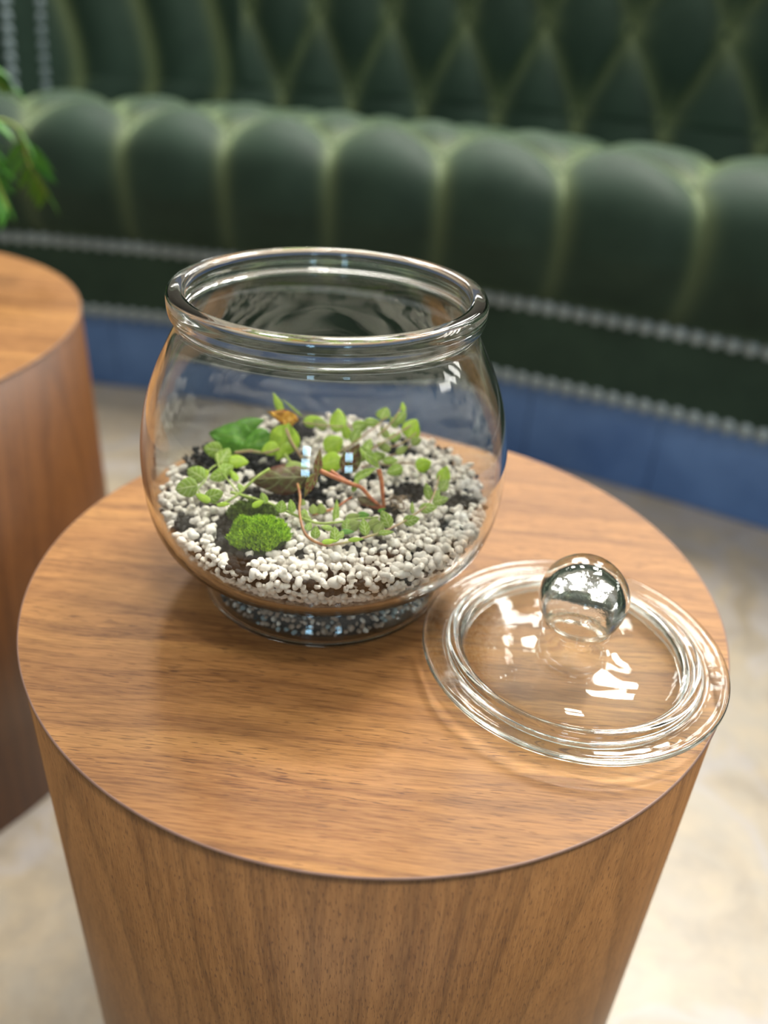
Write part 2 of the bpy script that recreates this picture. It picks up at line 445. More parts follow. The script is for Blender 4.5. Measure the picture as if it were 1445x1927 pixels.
def lumpy(seed, sub, lobes, stretch=1.0):
    """A knobbly stone: the outline of a few merged balls, about 1 unit in radius."""
    rd = random.Random(seed); L = []
    for i in range(lobes):
        a = Vector((rd.uniform(-1, 1) * stretch, rd.uniform(-1, 1) * .6, rd.uniform(-1, 1) * .5))
        L.append((a * .62, rd.uniform(.40, .60)))
    L.append((Vector((0, 0, 0)), .46))
    bm = bmesh.new(); bmesh.ops.create_icosphere(bm, subdivisions=sub, radius=1)
    for v_ in bm.verts:
        d = v_.co.normalized(); best = .3; tot = 0
        for c, r in L:
            b = d.dot(c); disc = b * b - c.length_squared + r * r
            if disc > 0: tot += math.exp(14 * (b + math.sqrt(disc)))
        best = max(best, math.log(max(tot, 1e-9)) / 14)
        v_.co = d * (best + .06 * noise.noise(d * 4 + Vector((seed, 0, 0))))
    mx = max(v_.co.length for v_ in bm.verts)
    for v_ in bm.verts: v_.co /= mx
    me = bpy.data.meshes.new('stone'); bm.to_mesh(me); bm.free(); return smooth(me)


bed = empty('gravel_bed', (BX, BY, .0026), 'bed of white pumice gravel over black soil filling the glass bowl', 'gravel')
C0 = Vector((BX, BY, .0026))
# soil core
prof_s = [(0, .0032), (.054, .0034), (.0605, .0060), (.0595, .0115), (.0560, .0165), (.0555, .0205), (.0600, .0265), (.0680, .0310), (.0765, .0375), (.0840, .0470), (.0880, .0540), (.0830, .0550), (.060, .0540), (.03, .0535), (0, .0535)]
vs, fs = lathe([(p.x, p.y) for p in catmull([(r, z, 0) for r, z in prof_s], 4)], 128)
vs2 = []
for x, y, z in vs:
    p = Vector((x, y, z)); k = .0022 * noise.noise(p * 160) + .0016 * noise.noise(p * 420)
    if z > .050: z += .5 * k
    else:
        rr = math.hypot(x, y)
        if rr > .02: x *= 1 + k / rr * .6; y *= 1 + k / rr * .6
    vs2.append((x, y, max(z, .0030) - .0026))
obj('soil', pydata('soil', vs2, fs), M['soil'], bed)
# dark patches of bare soil: (photo x, y, half width, half height)
DARK = [(395, 880, 62, 30), (440, 850, 70, 22), (520, 870, 60, 30), (350, 855, 30, 22), (480, 930, 34, 16), (560, 935, 60, 22), (425, 985, 26, 22), (455, 1070, 26, 22), (470, 1020, 70, 45), (770, 925, 45, 18), (860, 950, 40, 16), (620, 900, 50, 18), (560, 805, 45, 28),
        (345, 985, 22, 26), (830, 985, 30, 12), (720, 960, 36, 14), (840, 850, 18, 8), (700, 1010, 26, 8), (690, 900, 26, 14), (610, 940, 40, 12), (750, 850, 40, 12), (380, 1010, 18, 10)]
DW = []
for px, py, a, b in DARK:
    c = at(px, py, SURF); e1 = at(px + a, py, SURF); e2 = at(px, py + b, SURF)
    DW.append((c, (e1 - c).length, (e2 - c).length))


def darkness(p):
    k = 0
    for c, a, b in DW:
        q = ((p.x - c.x) / a) ** 2 + ((p.y - c.y) / b) ** 2
        if q < 1: k = max(k, min(1, (1 - q) * 3))
    return k


rs = random.Random(11)
PV = [lumpy(i, 3, 2 + i % 4, 1.25 if i % 3 else .7) for i in range(14)]
PL = [lumpy(i, 2, 2 + i % 4, 1.25 if i % 3 else .7) for i in range(14)]
for me in PV + PL: me.materials.append(M['pumice'])
BV = [lumpy(50 + i, 2, 2, .6) for i in range(6)]
for me in BV: me.materials.append(M['lava'])
stones = []                         # (centre, radius, kind)
grid = {}


def fits(p, r, k=.78):
    g = (int(p.x // .006), int(p.y // .006), int(p.z // .006))
    for i in (-1, 0, 1):
        for j in (-1, 0, 1):
            for l in (-1, 0, 1):
                for q, s in grid.get((g[0] + i, g[1] + j, g[2] + l), ()):
                    if (q - p).length < (r + s) * k: return False
    return True


def put(p, r, kind):
    grid.setdefault((int(p.x // .006), int(p.y // .006), int(p.z // .006)), []).append((p, r)); stones.append((p, r, kind))


# surface layers
for layer, (z0, n, k) in enumerate(((.0555, 12000, .56), (.0588, 9000, .60))):
    for _ in range(n):
        a = rs.uniform(0, 2 * PI); rr = math.sqrt(rs.uniform(0, 1)) * .0925
        r = rs.choice((.0026, .0032, .0038, .0044)) * rs.uniform(.9, 1.1)
        z = z0 + rs.uniform(-.001, .001) + .0035 * max(0, (rr - .07) / .022) * (1.0 if layer == 0 else .6)
        z += .002 * noise.noise(Vector((math.cos(a) * rr * 45, math.sin(a) * rr * 45, 3)))
        if rr + r * 1.12 > rin(z) - .0005: continue
        p = Vector((BX + math.cos(a) * rr, BY + math.sin(a) * rr, z))
        dk = darkness(p)
        if layer == 1 and (dk > 0 or rr < .05 and rs.random() < .6): continue
        black = rs.random() < (.11 if dk == 0 else .80 * dk + .1)
        if black: r *= .75; p.z -= .0012 if dk == 0 else .0004
        if dk > 0 and not black and rs.random() < .6: continue
        if fits(p, r, k): put(p, r, 'black' if black else 'white')
# stones pressed against the glass wall under the surface
for _ in range(16000):
    z = rs.uniform(.0250, .0575); a = rs.uniform(0, 2 * PI)
    r = rs.choice((.0024, .0030, .0035)) * rs.uniform(.9, 1.1)
    rr = min(rin(z - r), rin(z), rin(min(z + r, .09))) - r * 1.12 - .0003 - rs.uniform(0, .0006)
    p = Vector((BX + math.cos(a) * rr, BY + math.sin(a) * rr, z))
    black = rs.random() < (.16 if z > .047 else .07)
    if fits(p, r, .54): put(p, r, 'black' if black else 'white')
# small grit in the foot
for _ in range(5200):
    z = rs.uniform(.0058, .0190); a = rs.uniform(0, 2 * PI)
    r = rs.uniform(.0015, .0026)
    rr = min(rin(z), rin(z - r), rin(z + r)) - r * 1.12 - .0003 - rs.uniform(0, .0006)
    p = Vector((BX + math.cos(a) * rr, BY + math.sin(a) * rr, z))
    if fits(p, r, .62): put(p, r, rs.choice(('black', 'grit_tan', 'grit_grey', 'white', 'grit_tan')))


def seen(s):
    p, r, _ = s
    d = p - Vector((0, 0, CAM_Z)); return -r / d.length * (1.4 if p.z > .052 else 1.0)


def rotm(): return Matrix.Rotation(rs.uniform(0, 6.28), 4, 'Z') @ Matrix.Rotation(rs.uniform(-.6, .6), 4, 'X') @ Matrix.Rotation(rs.uniform(-.5, .5), 4, 'Y')


whites = sorted([s for s in stones if s[2] == 'white' and s[0].z > .025], key=seen)
blacks = sorted([s for s in stones if s[2] == 'black' and s[0].z > .025], key=seen)
rest = whites[300:] + blacks[200:] + [s for s in stones if s[0].z <= .025]
for lst, meshes, nm in ((whites[:300], PV, 'pumice_stone'), (blacks[:200], BV, 'lava_stone')):
    for p, r, _ in lst:
        o = obj(nm, rs.choice(meshes), None, bed)
        s = Vector((r, r * rs.uniform(.85, 1.1), r * rs.uniform(.8, 1)))
        o.matrix_local = Matrix.Translation(p - C0) @ rotm() @ Matrix.Diagonal((*(s * 1.12), 1))
lowd = {}
for i, me in enumerate(PL):
    lowd[i] = ([tuple(v_.co) for v_ in me.vertices], [tuple(q.vertices) for q in me.polygons])
for kind, mk, nm in (('white', 'pumice', 'pumice_gravel'), ('black', 'lava', 'lava_gravel'), ('grit_tan', 'tan', 'tan_grit'), ('grit_grey', 'grey', 'grey_grit')):
    vs, fs = [], []
    for p, r, k in rest:
        if k != kind: continue
        mv, mf = lowd[rs.randrange(14)]; mt = Matrix.Translation(p - C0) @ rotm() @ Matrix.Diagonal((r * 1.12, r * 1.05, r, 1)); b = len(vs)
        vs += [mt @ Vector(q) for q in mv]; fs += [tuple(i + b for i in q) for q in mf]
    o = obj(nm, pydata(nm, vs, fs), M[mk], bed); o['kind'] = 'stuff'
print('STONES', len(whites), len(blacks), len(rest))


# ------------------------------------------------------------------ leaves and stems
def leaf_mesh(L, Wd, cup=.15, droop=.15, point=.5, wavy=0.0, nu=8, nv=10, fold=0.0, seed=0):
    """Leaf blade along +X from its base, normal +Z, with thickness."""
    vs, uvs, fs = [], [], []
    for j in range(nv + 1):
        v_ = j / nv
        w = math.sin(PI * v_ ** (.75 + .0 * point)) ** (.62 + .5 * point) * (1 - .25 * point * v_) if 0 < v_ < 1 else 0.015
        for i in range(nu + 1):
            u = i / nu * 2 - 1
            x = v_ * L; y = u * w * Wd / 2
            z = -cup * Wd * u * u * w * .5 - droop * L * v_ * v_ + abs(u) * fold * w * Wd * .5 - .03 * Wd * (1 - min(1, abs(u) * 6)) * (1 - v_)
            if wavy: z += wavy * Wd * noise.noise(Vector((v_ * 4 + seed, u * 2.5, seed)))
            vs.append((x, y, z)); uvs.append((u, v_))
    n = nu + 1
    for j in range(nv):
        for i in range(nu): fs.append((j * n + i, j * n + i + 1, (j + 1) * n + i + 1, (j + 1) * n + i))
    N = len(vs); th = max(.00018, Wd * .02)
    vs += [(x, y, z - th) for x, y, z in vs]; uvs += uvs
    top = len(fs)
    fs += [tuple(q + N for q in f_[::-1]) for f_ in fs[:top]]
    ring = [i for i in range(n)] + [j * n + nu for j in range(1, nv + 1)] + [nv * n + i for i in range(nu - 1, -1, -1)] + [j * n for j in range(nv - 1, 0, -1)]
    for a, b in zip(ring, ring[1:] + ring[:1]): fs.append((b, a, a + N, b + N))
    me = bpy.data.meshes.new('leaf'); me.from_pydata(vs, [], fs)
    ul = me.uv_layers.new(name='UVMap')
    for lp in me.loops: ul.data[lp.index].uv = uvs[lp.vertex_index]
    return smooth(me)


LM = {}
rl = random.Random(3)


def leaf(parent, px, py, z, L, Wd, ang, mk, face=.8, tilt=(0, 0), point=.35, cup=.2, droop=.08, wavy=0.0, fold=0.0, base=None):
    """A blade centred on the photo point at height z; L and Wd in photo pixels, ang its direction on the photo (deg, ccw)."""
    c = at(px, py, z); dep = (c - Vector((0, 0, CAM_Z))).dot(fwd); k = dep / F_PX
    tocam = (Vector((0, 0, CAM_Z)) - c).normalized()
    nrm = (tocam * face + Vector((0, 0, 1)) * (1 - face) + CR * tilt[0] + CU * tilt[1]).normalized()
    a = math.radians(ang); ax = CR * math.cos(a) + CU * math.sin(a)
    ax = (ax - nrm * ax.dot(nrm)).normalized(); ay = nrm.cross(ax)
    me = leaf_mesh(L * k * 1.1, Wd * k * 1.1, cup, droop, point, wavy, seed=rl.random() * 9, fold=fold)
    o = obj('leaf', me, M[mk], parent)
    lb = {'leafy': 'withered yellow-orange leaf', 'leafb': 'ribbed brownish leaf', 'leafr': 'dark red curled leaf'}.get(mk)
    if lb: o['label'] = lb
    m = Matrix((ax, ay, nrm)).transposed().to_4x4(); m.translation = c - ax * L * k * .55 - parent.location + nrm * droop * L * k * .25
    o.matrix_local = m
    return o


def stem(parent, pts, r, mk, name='stem', taper=.35):
    P = [at(a, b, c) - parent.location for a, b, c in pts]
    v_, f_ = tube(P, lambda t: r * (1 - taper * t), 8, 6)
    return obj(name, pydata(name, v_, f_), M[mk], parent)


def c3(x, y): return (300 + x * .2353, 740 + y * .2353)
def c4(x, y): return (540 + x * .2491, 740 + y * .2491)


S = .0605
# -- front vine that swings from the red stem round to the right
vine = empty('creeping_vine', at(566, 985, SURF), 'variegated creeping vine trailing along the front right of the gravel on a brown stem', 'plant', 'creeping vines in the bowl')
pa = [(80, 680, .072), (100, 780, .070), (95, 900, .067), (130, 1040, .064), (200, 1110, .063), (300, 1145, .0625), (450, 1120, .063), (600, 1080, .063), (700, 1050, .064), (790, 1010, .065), (880, 965, .066), (1000, 885, .066), (1080, 820, .067), (1130, 700, .069), (1150, 620, .071)]
pa = [(*c4(x, y), z) for x, y, z in pa]
stem(vine, pa[:6], .00075, 'stemb', taper=.0); stem(vine, pa[5:], .00065, 'stemp')
for x, y, L, w, a, mk in ((745, 945, 135, 92, 118, 'leafv'), (935, 955, 118, 82, 10, 'leafv'), (1065, 860, 130, 82, 8, 'leafv'), (1160, 805, 120, 72, 12, 'leafv'), (585, 1005, 125, 78, 95, 'leafv'),
                          (360, 1060, 120, 78, 95, 'leafv'), (745, 1045, 112, 42, 5, 'leafv'), (320, 1112, 112, 40, 8, 'leafl'), (520, 1098, 112, 34, 8, 'leafl'), (215, 1045, 90, 70, 80, 'leafv'), (165, 1000, 66, 56, 60, 'leafv'),
                          (1065, 740, 130, 66, 105, 'leafv'), (1190, 610, 140, 105, 70, 'leafl'), (1190, 690, 110, 80, 50, 'leafv'), (945, 860, 95, 32, 82, 'leafv'), (405, 1062, 66, 56, 60, 'leafv'), (118, 820, 52, 48, 90, 'leafd'),
                          (88, 700, 60, 26, 100, 'leafl'), (1130, 760, 90, 60, 60, 'leafv')):
    q = c4(x, y); leaf(vine, q[0], q[1], .0665, L * .249, w * .249, a + rl.uniform(-6, 6), mk, tilt=(rl.uniform(-.2, .2), rl.uniform(-.2, .2)))
# -- middle vine on a green stem from the left clump to the centre
vin2 = empty('creeping_vine', at(450, 930, SURF), 'green-stemmed creeping vine with round leaves at the left, running behind the moss to the centre', 'plant', 'creeping vines in the bowl')
pb = [(*c3(x, y), z) for x, y, z in ((570, 790, .068), (700, 825, .067), (850, 870, .066), (950, 910, .065), (1060, 960, .064), (1180, 1010, .064))]
pb += [(*c4(x, y), z) for x, y, z in ((250, 980, .064), (400, 970, .064), (550, 945, .064), (690, 935, .064))]
stem(vin2, pb, .0009, 'stemg')
stem(vin2, [(*c3(x, y), z) for x, y, z in ((880, 600, .076), (790, 660, .074), (700, 740, .070), (600, 830, .067), (480, 890, .065))], .0009, 'stemg')
stem(vin2, [(*c3(x, y), z) for x, y, z in ((455, 480, .074), (480, 590, .072), (540, 680, .070), (620, 780, .068))], .0006, 'stemg')
stem(vin2, [(*c3(x, y), z) for x, y, z in ((500, 540, .072), (400, 610, .070), (370, 690, .068), (310, 770, .066), (380, 850, .065), (480, 890, .065))], .0006, 'stemg')
stem(vin2, [(*c3(x, y), z) for x, y, z in ((620, 790, .067), (700, 840, .066), (760, 880, .064), (800, 905, .063))], .0006, 'stemg')
for x, y, L, w, a, mk in ((425, 445, 140, 125, 170, 'leafv'), (515, 498, 150, 125, 60, 'leafv'), (632, 537, 145, 105, 0, 'leafl'), (290, 642, 150, 140, 150, 'leafv'), (217, 752, 165, 150, 190, 'leafv'), (440, 815, 140, 105, 20, 'leafv'),
                          (350, 832, 130, 60, 150, 'leafl'), (470, 655, 140, 100, 200, 'leafv'), (530, 605, 130, 100, 30, 'leafv'), (597, 655, 100, 55, 120, 'leafl'), (515, 885, 100, 34, 10, 'leafl'), (650, 750, 80, 45, 120, 'leafv'),
                          (835, 838, 90, 60, 110, 'leafv'), (975, 905, 95, 85, 80, 'leafv'), (1058, 900, 100, 60, 100, 'leafv'), (370, 640, 70, 45, 80, 'leafl'), (790, 880, 100, 50, 30, 'leafl')):
    q = c3(x, y); leaf(vin2, q[0], q[1], .070, L * .2353, w * .2353, a, mk, face=.85, tilt=(rl.uniform(-.15, .15), rl.uniform(-.2, .2)), point=.1)
for x, y, L, w, a, mk in ((450, 985, 85, 80, 90, 'leafv'), (510, 992, 110, 84, 20, 'leafd'), (495, 935, 110, 66, 20, 'leafd'), (577, 915, 90, 48, 0, 'leafg'), (645, 990, 120, 90, 200, 'leafd'), (695, 1020, 110, 80, 60, 'leafd'), (455, 1040, 100, 40, 0, 'leafg'),
                          (370, 890, 175, 48, 88, 'leafv'), (255, 870, 80, 80, 90, 'leafd'), (200, 872, 75, 70, 90, 'leafd'), (150, 945, 90, 56, 120, 'leafd'), (130, 900, 60, 60, 90, 'leafv'), (715, 878, 60, 26, 20, 'leafg'), (300, 1010, 90, 44, 170, 'leafv')):
    q = c4(x, y); leaf(vin2, q[0], q[1], .0645, L * .249, w * .249, a, mk, tilt=(rl.uniform(-.2, .2), rl.uniform(-.2, .2)))
# -- back vine: loose blurred sprays at the back right
vin3 = empty('creeping_vine', at(700, 850, SURF), 'loose lime green vine with pinkish stems at the back of the gravel', 'plant', 'creeping vines in the bowl')
for pts in (((300, 620, .062), (450, 520, .070), (620, 430, .076), (800, 330, .082), (940, 250, .086)), ((560, 560, .064), (700, 500, .068), (850, 440, .073), (1010, 360, .078)), ((330, 480, .066), (500, 380, .074), (640, 280, .080), (760, 180, .086)),
            ((120, 230, .074), (260, 250, .074), (420, 260, .074), (600, 250, .075)), ((620, 500, .065), (760, 540, .065), (880, 520, .066), (1030, 540, .066)), ((680, 330, .078), (800, 220, .085), (870, 90, .091)), ((700, 420, .074), (860, 380, .078), (980, 300, .082))):
    stem(vin3, [(*c4(x, y), z) for x, y, z in pts], .0006, 'stemp')
for x, y, z, L, w, a, mk in ((385, 205, .076, 190, 125, 90, 'leafl'), (200, 215, .074, 150, 90, 10, 'leafl'), (250, 240, .073, 120, 80, 150, 'leafd'), (352, 385, .073, 150, 140, 30, 'leafl'), (325, 515, .070, 170, 150, 200, 'leafl'), (730, 150, .086, 110, 110, 70, 'leafv'),
                             (950, 270, .084, 150, 140, 60, 'leafl'), (560, 255, .076, 130, 90, 10, 'leafv'), (650, 225, .079, 120, 70, 0, 'leafv'), (520, 320, .077, 120, 80, 60, 'leafv'), (860, 185, .087, 110, 90, 50, 'leafv'), (810, 225, .084, 90, 60, 120, 'leafv'),
                             (820, 330, .081, 100, 60, 30, 'leafv'), (740, 300, .080, 90, 60, 130, 'leafd'), (1035, 535, .068, 120, 110, 20, 'leafl'), (815, 575, .066, 120, 90, 200, 'leafv'), (690, 470, .071, 120, 70, 20, 'leafv'), (780, 500, .070, 110, 60, 0, 'leafv'),
                             (870, 425, .075, 100, 55, 30, 'leafd'), (610, 400, .075, 120, 80, 70, 'leafv'), (880, 100, .091, 90, 40, 95, 'leafl'), (450, 300, .076, 100, 70, 110, 'leafl'), (980, 360, .080, 80, 60, 20, 'leafd'), (730, 400, .077, 110, 60, 150, 'leafd'), (560, 470, .071, 110, 80, 200, 'leafd')):
    q = c4(x, y); leaf(vin3, q[0], q[1], z, L * .249, w * .249, a, mk, face=.8, tilt=(rl.uniform(-.25, .25), rl.uniform(-.2, .2)), point=.15)
# -- broad plant with the yellowed leaf, at the back left
bro = empty('broad_leaved_plant', at(565, 880, SURF), 'broad green leaved plant with one yellow-orange withered leaf standing up', 'plant')
for x, y, z, L, w, a, mk, kw in ((570, 345, .072, 330, 230, 170, 'leafg', dict(wavy=.15)), (780, 385, .070, 230, 190, 200, 'leafg', dict(wavy=.12)), (990, 395, .075, 270, 250, 250, 'leafl', dict(wavy=.1, point=.8)), (880, 440, .073, 130, 110, 200, 'leafl', {}),
                                 (985, 190, .084, 240, 130, 165, 'leafy', dict(wavy=.35, point=.8, droop=-.05)), (1030, 230, .083, 150, 110, 250, 'leafy', dict(wavy=.3, point=.9)), (945, 65, .088, 200, 70, 110, 'leafl', dict(point=.9)), (1010, 330, .079, 160, 60, 255, 'leafl', {}), (1060, 110, .084, 230, 24, 135, 'leafv', dict(point=.8)), (700, 260, .074, 260, 120, 20, 'leafg', {})):
    q = c3(x, y); leaf(bro, q[0], q[1], z, L * .2353, w * .2353, a, mk, **kw)
stem(bro, [(*c3(x, y), z) for x, y, z in ((1010, 290, .081), (1060, 400, .075), (1130, 500, .068), (1180, 600, .060))], .0010, 'stemp')
stem(bro, [(*c3(x, y), z) for x, y, z in ((600, 470, .068), (720, 455, .070), (850, 470, .071), (960, 440, .073))], .0009, 'stemp')
stem(bro, [(*c3(x, y), z) for x, y, z in ((1000, 480, .071), (1060, 560, .066), (1120, 620, .060))], .0010, 'stemg')
# -- begonia: red stems, curled red leaves, brown ribbed leaf
beg = empty('begonia', at(722, 950, SURF), 'begonia with red-brown stems, curled red-edged leaves and one ribbed brownish leaf', 'plant')
for pts, r in ((((250, 580, .078), (360, 630, .075), (480, 680, .072), (560, 710, .070), (640, 800, .064), (725, 868, .0575)), .0014), (((690, 570, .078), (712, 650, .073), (722, 760, .066), (732, 866, .0575)), .0014), (((330, 580, .077), (420, 640, .074), (510, 690, .071)), .0011),
               (((190, 915, .060), (280, 890, .061), (360, 868, .062), (430, 820, .064), (490, 780, .066)), .0008), (((720, 868, .0575), (650, 855, .059), (560, 830, .060)), .0011)):
    stem(beg, [(*c4(x, y), z) for x, y, z in pts], r, 'stemr')
for x, y, z, L, w, a, mk, kw in ((238, 520, .080, 220, 70, 84, 'leafr', dict(fold=.6, point=.9)), (175, 690, .074, 190, 80, 246, 'leafr', dict(fold=.5, point=.8)), (490, 480, .079, 220, 150, 62, 'leafr', dict(wavy=.4, cup=.6)), (455, 520, .077, 170, 90, 80, 'leafr', dict(wavy=.3)),
                                 (625, 480, .080, 200, 80, -48, 'leafv', dict(fold=.4, wavy=.2)), (590, 600, .074, 180, 62, 30, 'leafv', dict(fold=.4)), (520, 680, .071, 130, 44, 70, 'leafv', dict(fold=.3)), (615, 815, .0625, 160, 66, -15, 'leafb', {})):
    q = c4(x, y); leaf(beg, q[0], q[1], z, L * .249, w * .249, a, mk, face=.75, **kw)
q = c3(960, 672); leaf(beg, q[0], q[1], .071, 450 * .2353, 250 * .2353, 184, 'leafb', face=.7, tilt=(0, -.1), cup=.7, wavy=.12, droop=.1, point=.5)
q = c3(1090, 600); leaf(beg, q[0], q[1], .073, 170 * .2353, 150 * .2353, 20, 'leafd', face=.7)
# dry root threads by the foot of the begonia
for i in range(9):
    p = [(735 + rl.uniform(-10, 10) + 9 * k, 945 - 12 * math.sin(k * .9 + i) + rl.uniform(-5, 5), .0585 + .003 * math.sin(k)) for k in range(5)]
    stem(beg, p, .00035, 'root', 'root')


# ------------------------------------------------------------------ moss
def moss(name, cx, cy, a, b, hgt, mk, n, label, seed):
    rd = random.Random(seed)
    c = at(cx, cy, SURF + .0005); k = (c - Vector((0, 0, CAM_Z))).length / F_PX
    A = a * k; B = b * k * 1.35
    root = empty(name, c, label, 'moss', 'moss cushions in the bowl')
    def hh(x, y):
        q = (x / A) ** 2 + (y / B) ** 2; q += .55 * noise.noise(Vector((x * 120, y * 120, seed)))
        return hgt * math.sqrt(max(0, 1 - q)) + .0022 * noise.noise(Vector((x * 260, y * 260, 5 + seed)))
    vs, fs = [], []; N = 36
    for j in range(N + 1):
        for i in range(N + 1):
            x = (i / N * 2 - 1); y = (j / N * 2 - 1)
            X = x * math.sqrt(1 - y * y / 2) * A * 1.05; Y = y * math.sqrt(1 - x * x / 2) * B * 1.05
            vs.append((X, Y, hh(X, Y) * .85))
    for j in range(N):
        for i in range(N): fs.append((j * (N + 1) + i, j * (N + 1) + i + 1, (j + 1) * (N + 1) + i + 1, (j + 1) * (N + 1) + i))
    obj('cushion', pydata('cushion', vs, fs), M['mossbed'], root)
    vs, fs = [], []
    for _ in range(n):
        while True:
            x = rd.uniform(-1, 1); y = rd.uniform(-1, 1)
            if x * x + y * y < 1: break
        X, Y = x * A, y * B; h0 = hh(X, Y)
        if h0 <= 0: continue
        p0 = Vector((X, Y, h0 * .85)); up = (Vector((X / A * .6, Y / B * .6, 1)) + Vector((rd.uniform(-.3, .3), rd.uniform(-.3, .3), 0))).normalized()
        Lh = rd.uniform(.0006, .0036)
        for s in range(5):
            a2 = rd.uniform(0, 6.28); out = Vector((math.cos(a2), math.sin(a2), .9)).normalized()
            bpt = p0 + up * Lh * s / 5; tip = bpt + (out * .6 + up * .5) * .0019; sd = out.cross(up).normalized() * .00042
            i = len(vs); vs += [bpt - sd, bpt + sd, tip, bpt + up * .0003]; fs += [(i, i + 1, i + 2), (i + 1, i + 3, i + 2), (i + 3, i, i + 2)]
    o = obj('moss_shoots', pydata('moss_shoots', vs, fs, False), M[mk], root); o['kind'] = 'stuff'
    return root


moss('moss_clump', 489, 1020, 54, 25, .0120, 'moss', 3600, 'bright green moss cushion at the front left of the gravel', 1)
moss('moss_clump', 477, 977, 45, 14, .0080, 'mossd', 1700, 'darker olive moss cushion just behind the bright green moss', 2)

# ------------------------------------------------------------------ tufted banquette
def Fy(x): return 1.5865 - .3377 * x - .1730 * x * x
def By(x): return 2.2434 - .2762 * x - .2826 * x * x


SEAM0, SP = .064, .202


def spt(u, d, z):
    """u along the bench, d depth from the front face (0) to the back junction (.62), z height."""
    pf = Vector((u, Fy(u), 0)); xb = .03 + .87 * (u - .06); pb = Vector((xb, By(xb), 0))
    p = pf + (pb - pf) * (d / .62); p.z = z; return p


sofa = empty('banquette', spt(0, .3, FLOOR_Z), 'long curved banquette in deep-buttoned dark green velvet with nailhead trim', 'sofa')
SO = sofa.location.copy()
U0, U1 = -1.75, 1.85


def sheet(name, prof, rows, u0, u1, mk, nu, parent=sofa, thick=None):
    """prof: (d, z, v) points, v = tuft coordinate (None: flat)."""
    P = catmull([(a, b, c) for a, b, c in prof], rows)
    vs, fs, cr = [], [], []; n = nu + 1
    for j, q in enumerate(P):
        t = P[min(j + 1, len(P) - 1)] - P[max(j - 1, 0)]; nd, nz = -t.y, t.x
        ln = math.hypot(nd, nz) or 1; nd /= ln; nz /= ln
        for i in range(n):
            u = u0 + (u1 - u0) * i / nu; h, c = tuft(u, q.z)
            vs.append(spt(u, q.x + nd * h, q.y + nz * h) - SO); cr.append(c)
    for j in range(len(P) - 1):
        for i in range(nu): fs.append((j * n + i, j * n + i + 1, (j + 1) * n + i + 1, (j + 1) * n + i))
    me = pydata(name, vs, fs)
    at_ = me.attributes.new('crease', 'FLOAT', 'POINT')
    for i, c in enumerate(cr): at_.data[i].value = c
    return obj(name, me, M[mk], parent)


TD = .038


def tuft(u, v):
    """pillow height and crease depth: v<0 upright channels, 0..9 diamonds of the seat; v >= 9 back (10 = its lower buttons)."""
    k = (u - SEAM0) / SP
    def chan(k, wd=.085):
        f = abs(k - round(k)); return abs(math.sin(PI * k)) ** .8, math.exp(-(f / wd) ** 2)
    if v >= 9:
        w = v - 10
        if k < -2.55:
            s, c = chan(k - .16 * math.sin((v - 9.3) * 1.9), .10); return TD * 1.1 * s, c
        if w < 0:
            s, c = chan(k, .09); return TD * .9 * s, c * .9
    else:
        w = v
        if w < 0:
            s, c = chan(k, .075); fade = min(1, max(0, (w + 1) / .45)); return TD * s * fade, c * (.25 + .75 * max(0, 1 + w) ** 1.5)
    a = k + w / 2; b = k - w / 2
    fa = abs(a - round(a)); fb = abs(b - round(b)); m = min(fa, fb)
    btn = math.exp(-((fa * fa + fb * fb) / .035))
    h = (abs(math.sin(PI * a)) * abs(math.sin(PI * b))) ** .42
    return TD * h, max((.75 if v < 9 else .55) * math.exp(-(m / .075) ** 2), btn)


# seat: front channels (v -1..0), first button row on the rounded crest (v 0), diamonds over the seat
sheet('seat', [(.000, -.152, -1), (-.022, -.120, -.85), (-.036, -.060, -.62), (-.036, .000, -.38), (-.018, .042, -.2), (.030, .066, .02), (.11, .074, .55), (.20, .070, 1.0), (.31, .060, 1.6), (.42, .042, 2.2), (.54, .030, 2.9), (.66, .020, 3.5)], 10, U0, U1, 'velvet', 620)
# back: channels below the lower buttons, then diamonds
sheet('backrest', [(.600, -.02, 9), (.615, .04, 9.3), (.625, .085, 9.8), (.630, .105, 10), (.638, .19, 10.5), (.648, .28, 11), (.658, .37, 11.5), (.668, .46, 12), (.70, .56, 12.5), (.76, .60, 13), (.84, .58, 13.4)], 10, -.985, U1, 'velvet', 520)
# plain front rail between the nail rows, rising to the end band of the back
vs = []; fs = []; n = 0
for i in range(121):
    u = U0 + (U1 - U0) * i / 120
    for d, z in ((.0, -.310), (-.004, -.300), (-.004, -.162), (.004, -.150), (.08, -.15), (.08, -.31)): vs.append(spt(u, d, z) - SO)
for i in range(120):
    for k in range(6): fs.append((i * 6 + k, i * 6 + (k + 1) % 6, (i + 1) * 6 + (k + 1) % 6, (i + 1) * 6 + k))
obj('front_rail', pydata('front_rail', vs, fs, False), M['velvet'], sofa)
# plain band that ends the buttoned back at the left, and the plain back beyond it
for nm, ua, ub, dd in (('back_end_band', -1.10, -.985, -.012), ('back_wing', -1.75, -1.10, .03)):
    vs = []; fs = []
    zz = [.0, .10, .2, .3, .4, .5, .58, .60, .60]
    dz = [.60, .615, .63, .64, .65, .66, .69, .72, .84]
    for i in range(13):
        u = ua + (ub - ua) * i / 12
        for d, z in zip(dz, zz): vs.append(spt(u, d + dd, z) - SO)
    for i in range(12):
        for k in range(8): fs.append((i * 9 + k, i * 9 + k + 1, (i + 1) * 9 + k + 1, (i + 1) * 9 + k))
    obj(nm, pydata(nm, vs, fs), M['velvet'], sofa)
# nailheads
vn, fn = lathe([(0, .0050), (.006, .0044), (.0110, .0025), (.0140, 0)], 12)
nail = pydata('nailhead', vn, fn); nail.materials.append(M['nail'])


